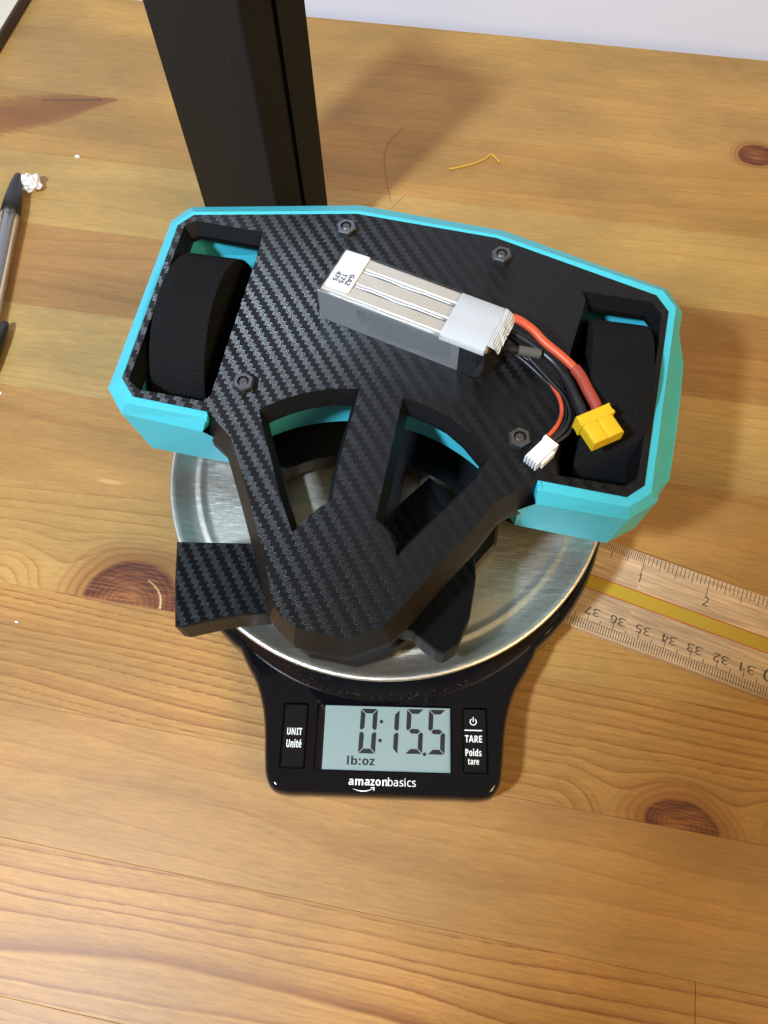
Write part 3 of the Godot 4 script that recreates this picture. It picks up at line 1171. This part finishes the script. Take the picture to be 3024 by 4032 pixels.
	var blade := put("spinning_blade", done(st), M.carbon_dull, t)
	st = start()
	wall(st, lift(bi2, 60.0), lift(bl, 59.4))
	wall(st, lift(bl, 59.4), lift(bl, 48.0))
	cap(st, bl, 48.0, false)
	put("blade_edge", done(st), M.black_print, blade)
	st = start()
	lathe(st, PackedVector2Array([Vector2(0, 70), Vector2(13, 70), Vector2(13, 40), Vector2(0, 40)]), 40)
	put("weapon_hub", done(st), M.satin_black, t, Vector3(0, 0, 63) * MM)
	# nuts with their screws
	for i in 4:
		var c := Vector2(NUTS[2 * i], NUTS[2 * i + 1])
		st = start()
		var hx := circle(c, 3.65, 6, [0.12, 0.2, 0.45, 0.3][i])
		var hb := circle(c, 3.2, 6, [0.12, 0.2, 0.45, 0.3][i])
		var hole := circle(c, 1.9, 20)
		cap(st, hb, 87.6, true, [hole])
		wall(st, lift(hb, 87.6), lift(hx, 87.1))
		wall(st, lift(hx, 87.1), lift(hx, 84.9))
		wall(st, lift(cw(hole), 87.6), lift(cw(hole), 85.2), true, true)
		var nut := put("nut", done(st), M.nut_steel, t)
		st = start()
		block(st, circle(c, 1.5, 20), 85.0, 87.45, 0.35)
		put("screw", done(st), M.bolt_steel, nut)

func plate_sides(st: SurfaceTool, top: PackedVector2Array, low: PackedVector2Array, holes: Array, h: float) -> void:
	var flip := area(top) < 0
	wall(st, lift(top, h), lift(low, h - 11.0), true, flip)
	wall(st, lift(low, h - 11.0), lift(low, h - 15.0), true, flip)
	for q in holes:
		var o := cw(q)
		var i := inset(o, 2.0)
		wall(st, lift(o, h), lift(i, h - 5.0), true, true)
		wall(st, lift(i, h - 5.0), lift(i, h - 6.8), true, true)
	var inner := []
	for q in holes:
		inner.append(inset(cw(q), 2.0))
	cap(st, mid(top, low, 0.5), h - 6.8, false, inner)

# ---------------------------------------------------------------- battery with its leads
func build_battery() -> void:
	var t := thing("battery_pack", "silver three cell battery with red and black leads, lying on the robot", "battery", Vector3(-47.2, 85.05, -173.1) * MM, deg_to_rad(-15.93))
	var st: SurfaceTool
	# three foil cells side by side
	for c in [[0.1, 5.3], [5.9, 11.7], [12.3, 17.6]]:
		st = start()
		st.set_smooth_group(0)
		var o := rect(-1.5, c[0], 56.0, c[1], 0.8, 3)
		var rings := [[0.0, 0.2], [0.0, 12.9], [0.2, 13.8], [0.7, 14.2]]
		for k in rings.size() - 1:
			wall(st, lift(inset(o, rings[k + 1][0]), rings[k + 1][1]), lift(inset(o, rings[k][0]), rings[k][1]))
		st.set_smooth_group(-1)
		cap(st, inset(o, 0.7), 14.2)
		cap(st, o, 0.2, false)
		put("cell", done(st), M.cell_foil, t)
	for z in [5.6, 12.0, 17.95]:
		st = start()
		st.set_smooth_group(0)
		var path := PackedVector3Array()
		for i in 12:
			path.append(Vector3(-1.0 + 42.5 * i / 11.0, 13.85 + 0.12 * sin(i * 1.9 + z), z + 0.12 * sin(i * 1.3 + z)))
		tube(st, path, 0.45 if z < 17 else 0.34, 10)
		put("foil_seam", done(st), M.seam_foil, t)
	# crumpled foil at the far end
	st = start()
	var rng := RandomNumberGenerator.new()
	rng.seed = 12
	var g := []
	for i in 6:
		var row := []
		for j in 7:
			var u := i / 5.0
			row.append(Vector3(-1.3 - 2.4 * sin(u * PI * 0.55) - rng.randf_range(0, 0.5), 14.4 - 13.8 * u + rng.randf_range(-0.3, 0.3), lerpf(1.8 - u * 0.6, 17.6, j / 6.0) + rng.randf_range(-0.2, 0.2)))
		g.append(row)
	for i in 5:
		for j in 6:
			quad(st, g[i][j], g[i][j + 1], g[i + 1][j + 1], g[i + 1][j])
	put("end_wrap", done(st), M.seam_foil, t)
	# front face: grey wrapper with faint print, dark at one end
	st = start()
	box(st, Vector3(-2.0, 0.1, 17.6), Vector3(47.5, 13.7, 18.35), 0.2)
	var side := put("side_label", done(st), M.wrap_grey, t)
	rng.seed = 3
	st = start()
	for r in 9:
		var x := 12.0 + (4.0 if r > 5 else 0.0)
		var yy := 11.6 - r * 1.05
		while x < 44.0:
			var l := rng.randf_range(0.6, 2.2)
			quad(st, Vector3(x, yy, 18.37), Vector3(x + l, yy, 18.37), Vector3(x + l, yy - 0.5, 18.37), Vector3(x, yy - 0.5, 18.37))
			x += l + 0.35
	put("fine_print", done(st), M.wrap_ink, side)
	words("CE", side, M.wrap_ink, Vector3(11.5, 9.0, 18.4), 3.4, 2.2, "mark", true, 0.0, 0.06, 0.0).rotate_object_local(Vector3.BACK, PI)
	st = start()
	block(st, PackedVector2Array([Vector2(47.0, 0.4), Vector2(56.5, 0.6), Vector2(58.4, 3.0), Vector2(58.4, 13.0), Vector2(55.8, 17.6), Vector2(53.5, 18.5), Vector2(47.0, 18.3)]), 0.1, 13.4, 1.2)
	put("end_cover", done(st), M.wrap_dark, t)
	# clear shrink wrap, slightly wavy, over the cells
	st = start()
	st.set_smooth_group(0)
	rng.seed = 31
	g = []
	for i in 19:
		var row := []
		for j in 9:
			row.append(Vector3(-1.2 + 42.2 * i / 18.0, 14.62 + rng.randf_range(-0.06, 0.07), 0.1 + 17.9 * j / 8.0))
		g.append(row)
	for i in 18:
		for j in 8:
			quad(st, g[i][j], g[i + 1][j], g[i + 1][j + 1], g[i][j + 1])
	put("clear_wrap", done(st), M.clear_film, t)
	# white sticker
	st = start()
	block(st, PackedVector2Array([Vector2(-0.6, 0.5), Vector2(7.6, 0.1), Vector2(8.1, 0.7), Vector2(8.2, 15.6), Vector2(7.5, 16.2), Vector2(0.2, 16.6), Vector2(-0.5, 15.9)]), 14.22, 14.8, 0.1)
	var sticker := put("sticker", done(st), M.label_white, t)
	words("GA2", sticker, M.ink, Vector3(5.4, 14.82, 9.0), 4.6, 1.6, "lettering", true, -PI / 2)
	words("175", sticker, M.ink, Vector3(3.1, 14.82, 9.7), 3.9, 1.6, "lettering", true, -PI / 2)
	words("475", sticker, M.ink, Vector3(1.0, 14.82, 9.6), 3.9, 1.6, "lettering", true, -PI / 2)
	# ribbed tape over the lead end, with a crumpled skirt
	st = start()
	var tp := PackedVector3Array()
	var prof := [Vector2(0.2, 12.6), Vector2(0.3, 14.3), Vector2(0.9, 14.85), Vector2(6.0, 14.95), Vector2(12.0, 14.95), Vector2(17.4, 14.9), Vector2(18.3, 14.2), Vector2(18.45, 12.4)]
	st.set_smooth_group(0)
	for k in prof.size() - 1:
		for i in 12:
			var xa := 40.6 + 14.8 * i / 12.0
			var xb := 40.6 + 14.8 * (i + 1) / 12.0
			var a := Vector3(xa, prof[k].y, prof[k].x)
			var bq := Vector3(xb, prof[k].y, prof[k].x)
			var cq := Vector3(xb, prof[k + 1].y, prof[k + 1].x)
			var dq := Vector3(xa, prof[k + 1].y, prof[k + 1].x)
			var ua := Vector2(i / 1.2, 0)
			var ub := Vector2((i + 1) / 1.2, 0)
			tri(st, a, bq, cq, ua, ub, ub + Vector2(0, 1))
			tri(st, a, cq, dq, ua, ub + Vector2(0, 1), ua + Vector2(0, 1))
	put("tape", done(st), M.fibre_tape, t)
	st = start()
	g = []
	for i in 4:
		var row := []
		for j in 13:
			var u := i / 3.0
			var z := lerpf(0.5, 16.2, j / 12.0)
			row.append(Vector3(55.3 + 4.0 * u + rng.randf_range(-0.25, 0.25) * u, 14.8 - 2.6 * u * u + rng.randf_range(-0.5, 0.5) * u, z + 0.5 * u * (1.0 if j < 6 else -0.6)))
		g.append(row)
	for i in 3:
		for j in 12:
			quad(st, g[i][j], g[i + 1][j], g[i + 1][j + 1], g[i][j + 1])
	put("tape_skirt", done(st), M.fibre_tape, t)
	# leads
	lead(t, "power_lead", [54.0, 2.2, 58.6, 0.4, 64.5, 0.9, 70.0, 2.9, 76.7, 4.9, 82.7, 7.7, 86.0, 10.6], [11.5, 11.6, 10.4, 9.0, 8.0, 7.6, 7.4], 1.35, M.wire_red)
	lead(t, "heat_sleeve", [81.8, 7.2, 84.8, 9.4, 87.9, 12.5, 91.8, 16.0, 93.4, 18.0], [7.7, 7.5, 7.3, 6.8, 6.2], 1.72, M.sleeve_red)
	lead(t, "power_lead", [54.0, 4.0, 58.1, 2.6, 64.9, 2.9, 70.4, 3.9, 75.6, 5.9, 80.5, 9.3], [8.0, 7.6, 6.4, 5.2, 4.6, 4.4], 1.3, M.wire_black)
	lead(t, "heat_sleeve", [79.6, 8.5, 82.4, 11.0, 85.5, 14.7, 88.0, 18.0, 90.6, 21.4], [4.5, 4.4, 4.6, 5.2, 5.6], 1.75, M.wire_black)
	lead(t, "stub_lead", [56.0, 9.6, 60.0, 8.9, 64.5, 7.2], [7.2, 7.0, 6.6], 1.2, M.wire_black)
	lead(t, "clear_sleeve", [63.5, 7.5, 66.5, 6.6, 70.2, 5.6], [6.7, 6.5, 6.2], 1.55, M.sleeve_clear)
	lead(t, "balance_lead", [56.0, 3.0, 60.5, 2.6, 68.5, 6.6, 76.6, 11.0, 82.6, 15.0, 86.2, 20.0, 86.6, 25.4, 84.4, 31.0], [5.0, 4.0, 2.6, 2.2, 2.4, 2.6, 2.8, 2.6], 0.68, M.wire_black)
	lead(t, "balance_lead", [56.0, 5.0, 65.1, 6.8, 72.2, 9.3, 78.8, 12.9, 83.6, 17.0, 85.4, 21.6, 85.4, 26.2, 83.4, 31.2], [3.6, 2.0, 1.0, 0.9, 1.2, 1.6, 2.2, 2.4], 0.68, M.wire_black)
	lead(t, "balance_lead", [56.0, 6.0, 64.1, 5.5, 71.2, 7.2, 78.3, 10.0, 84.6, 15.0, 87.6, 20.6, 88.0, 26.2, 85.3, 31.6], [3.2, 2.2, 1.4, 1.2, 1.2, 1.6, 2.2, 2.4], 0.68, M.wire_black)
	lead(t, "balance_lead", [73.6, 9.2, 77.6, 11.8, 81.2, 15.6, 83.6, 20.2, 84.0, 25.0, 82.6, 30.8], [0.9, 1.2, 2.0, 2.4, 2.6, 2.6], 0.68, M.wire_red)
	# yellow power plug: a flange and two joined barrels
	var yp := Node3D.new()
	var ax := deg_to_rad(-39)
	st = start()
	block(st, rect(-5.6, -3.4, 5.6, -0.6), -2.9, 2.9, 0.3)
	block(st, rect(-5.75, -1.2, 5.75, -0.2), -3.0, 3.0, 0.3)
	block(st, rect(-5.75, -3.6, 5.75, -3.1), -3.0, 3.0, 0.2)
	block(st, rect(-4.6, 0.2, 4.6, 6.2), -2.6, 1.9, 0.2)
	for s in [-2.5, 2.5]:
		var o := PackedVector2Array()
		for k in 13:
			var a := PI * k / 12.0
			o.append(Vector2(signf(cos(a)) * pow(absf(cos(a)), 0.6) * 2.6, pow(sin(a), 0.6) * 1.5))
		var fr := PackedVector3Array()
		var bk := PackedVector3Array()
		for q in o:
			fr.append(Vector3(s + q.x, 0.8 + q.y, 6.4))
			bk.append(Vector3(s + q.x, 0.8 + q.y, -0.5))
		fr.append(Vector3(s - 2.55, -2.5, 6.4))
		bk.append(Vector3(s - 2.55, -2.5, -0.5))
		fr.append(Vector3(s + 2.55, -2.5, 6.4))
		bk.append(Vector3(s + 2.55, -2.5, -0.5))
		wall(st, fr, bk, true, true)
		for k in range(1, fr.size() - 1):
			tri(st, fr[0], fr[k], fr[k + 1])
	yp.free()
	var plug := put("power_plug", done(st), M.plug_yellow, t, Vector3(94.6, 6.3, 22.2) * MM)
	plug.rotation.y = -ax + deg_to_rad(12)
	# white four way plug with ribs
	st = start()
	block(st, rect(-2.3, -4.2, 2.3, 4.3), -2.0, 2.0, 0.2)
	block(st, rect(-2.55, -4.6, 2.55, -3.3), -2.2, 2.6, 0.25)
	block(st, rect(2.2, -2.6, 3.2, 3.0), -1.9, 1.2, 0.2)
	for k in 5:
		box(st, Vector3(-2.3 + k * 1.02, -1.9, 4.1), Vector3(-1.85 + k * 1.02, 1.9, 5.0), 0.15)
	var wp := put("balance_plug", done(st), M.plug_white, t, Vector3(83.0, 2.2, 36.2) * MM)
	wp.rotation.y = deg_to_rad(-19)

func lead(t: Node3D, called: String, xz: Array, hs: Array, r: float, m: Material) -> void:
	var st := start()
	st.set_smooth_group(0)
	tube(st, curve(xyz(xz, hs), 6), r, 14)
	put(called, done(st), m, t)

# ---------------------------------------------------------------- pens at the left edge
func build_pens() -> void:
	var t := thing("ballpoint_pen", "clear barrelled pen with black tapered end at the table's left edge", "pen", Vector3(-253.6, 4.9, -284.8) * MM, atan2(0.229, 0.973))
	var st := start()
	st.set_smooth_group(0)
	var path := PackedVector3Array()
	var rad := []
	for q in [[0.0, 0.3], [0.6, 1.2], [2.0, 1.9], [8.0, 3.0], [18.0, 4.2], [30.0, 4.9]]:
		path.append(Vector3(0, 0, q[0]))
		rad.append(q[1])
	tube(st, path, rad, 24)
	put("tip_cover", done(st), M.pen_black, t)
	st = start()
	st.set_smooth_group(0)
	tube(st, PackedVector3Array([Vector3(0, 0, 29.5), Vector3(0, 0, 80), Vector3(0, 0, 150)]), 4.85, 24)
	put("barrel", done(st), M.pen_clear, t)
	st = start()
	st.set_smooth_group(0)
	tube(st, PackedVector3Array([Vector3(0, 0, 30), Vector3(0, 0, 80), Vector3(0, 0, 148)]), 3.1, 20)
	put("refill", done(st), M.pen_ink, t)
	st = start()
	box(st, Vector3(3.1, -0.6, 32), Vector3(4.3, 0.6, 148), 0.1)
	put("inner_rib", done(st), M.pen_sleeve, t)
	var p2 := thing("dark_pen", "dark pen tip poking in at the table's left edge below the clear pen", "pen", Vector3(-223.4, 3.6, -192.6) * MM, 0.05)
	st = start()
	st.set_smooth_group(0)
	path = PackedVector3Array()
	rad = []
	for q in [[0.0, 0.5], [0.7, 1.4], [4.0, 2.2], [12.0, 3.0], [24.0, 3.5], [120.0, 3.5]]:
		path.append(Vector3(0, 0, q[0]))
		rad.append(q[1])
	tube(st, path, rad, 20)
	put("barrel", done(st), M.pen_black, p2)
	st = start()
	box(st, Vector3(-0.8, 3.3, 9), Vector3(0.8, 4.4, 42), 0.3)
	put("clip", done(st), M.pen_black, p2)

# ---------------------------------------------------------------- odds and ends on the table
func build_small() -> void:
	var st := start()
	box(st, Vector3(-480, 0.05, -520), Vector3(-307, 6.3, -250), 0.6)
	var bd := thing("desk_board", "cream board with a dark brown edge in the far left corner", "board")
	put("edge", done(st), M.dark_brown, bd)
	st = start()
	box(st, Vector3(-479, 6.25, -519), Vector3(-308.2, 6.7, -251), 0.1)
	put("face", done(st), M.cream, bd)
	# crumpled scrap
	st = start()
	var rng := RandomNumberGenerator.new()
	rng.seed = 77
	var g := []
	for i in 8:
		var row := []
		for j in 14:
			var th := PI * (i + 0.0) / 7.0
			var ph := TAU * j / 14.0
			var r := 4.6 * (1.0 + 0.22 * sin(ph * 3.0 + th * 4.0) + rng.randf_range(-0.1, 0.1))
			row.append(Vector3(sin(th) * cos(ph) * r * 1.15, 3.6 + cos(th) * r * 0.78, sin(th) * sin(ph) * r * 1.1))
		g.append(row)
	for i in 7:
		for j in 14:
			quad(st, g[i][j], g[i][(j + 1) % 14], g[i + 1][(j + 1) % 14], g[i + 1][j])
	var sc := put("paper_scrap", done(st), M.paper_white, self, Vector3(-246.0, 0.1, -280.5) * MM)
	tag(sc, "crumpled white scrap of paper touching the clear pen's black tip", "scrap")
	for c in [[-230.7, -306.4, 1.5, "white crumb behind the pen's tip on the bare table"], [-213.0, -155.8, 1.0, "tiny white crumb beside the dark pen at the left edge"], [-164.4, -54.9, 0.8, "tiny white crumb left of the scale near the large half knot"]]:
		st = start()
		var o := PackedVector2Array()
		for k in 7:
			var a := TAU * k / 7.0
			o.append(Vector2(cos(a) * c[2] * rng.randf_range(0.8, 1.3), sin(a) * c[2] * rng.randf_range(0.45, 0.7)))
		block(st, o, 0.0, c[2] * 0.7, c[2] * 0.25)
		var cr := put("crumb", done(st), M.paper_white, self, Vector3(c[0], 0.05, c[1]) * MM)
		tag(cr, c[3], "crumb", "crumbs on the table")
	var th := start()
	th.set_smooth_group(0)
	tube(th, curve(PackedVector3Array([Vector3(-31.0, 0.5, -328.6), Vector3(-28.0, 0.6, -329.6), Vector3(-19.6, 0.7, -333.9), Vector3(-13.5, 0.9, -338.4), Vector3(-11.0, 1.2, -341.6), Vector3(-8.6, 0.8, -340.8), Vector3(-5.6, 0.6, -337.1)]), 6), 0.42, 8)
	tag(put("thread", done(th), M.thread_yellow), "short bent yellow thread on the table behind the robot", "thread")
	th = start()
	th.set_smooth_group(0)
	tube(th, curve(PackedVector3Array([Vector3(-59.5, 0.2, -356.8), Vector3(-65.3, 0.3, -346.0), Vector3(-66.8, 0.3, -336.1), Vector3(-65.6, 0.3, -327.0), Vector3(-63.0, 0.3, -318.0), Vector3(-60.2, 0.3, -309.1), Vector3(-57.5, 0.2, -300.5)]), 6), 0.09, 6)
	tag(put("hair", done(th), M.hair_brown), "fine curved brown hair on the table beside the black post", "hair")
	th = start()
	tube(th, PackedVector3Array([Vector3(-52.2, 0.4, -305.9), Vector3(-57.1, 0.3, -296.1)]), [0.45, 0.25], 6)
	tag(put("splinter", done(th), M.pen_sleeve), "small pale brown splinter beside the hair behind the robot", "splinter")
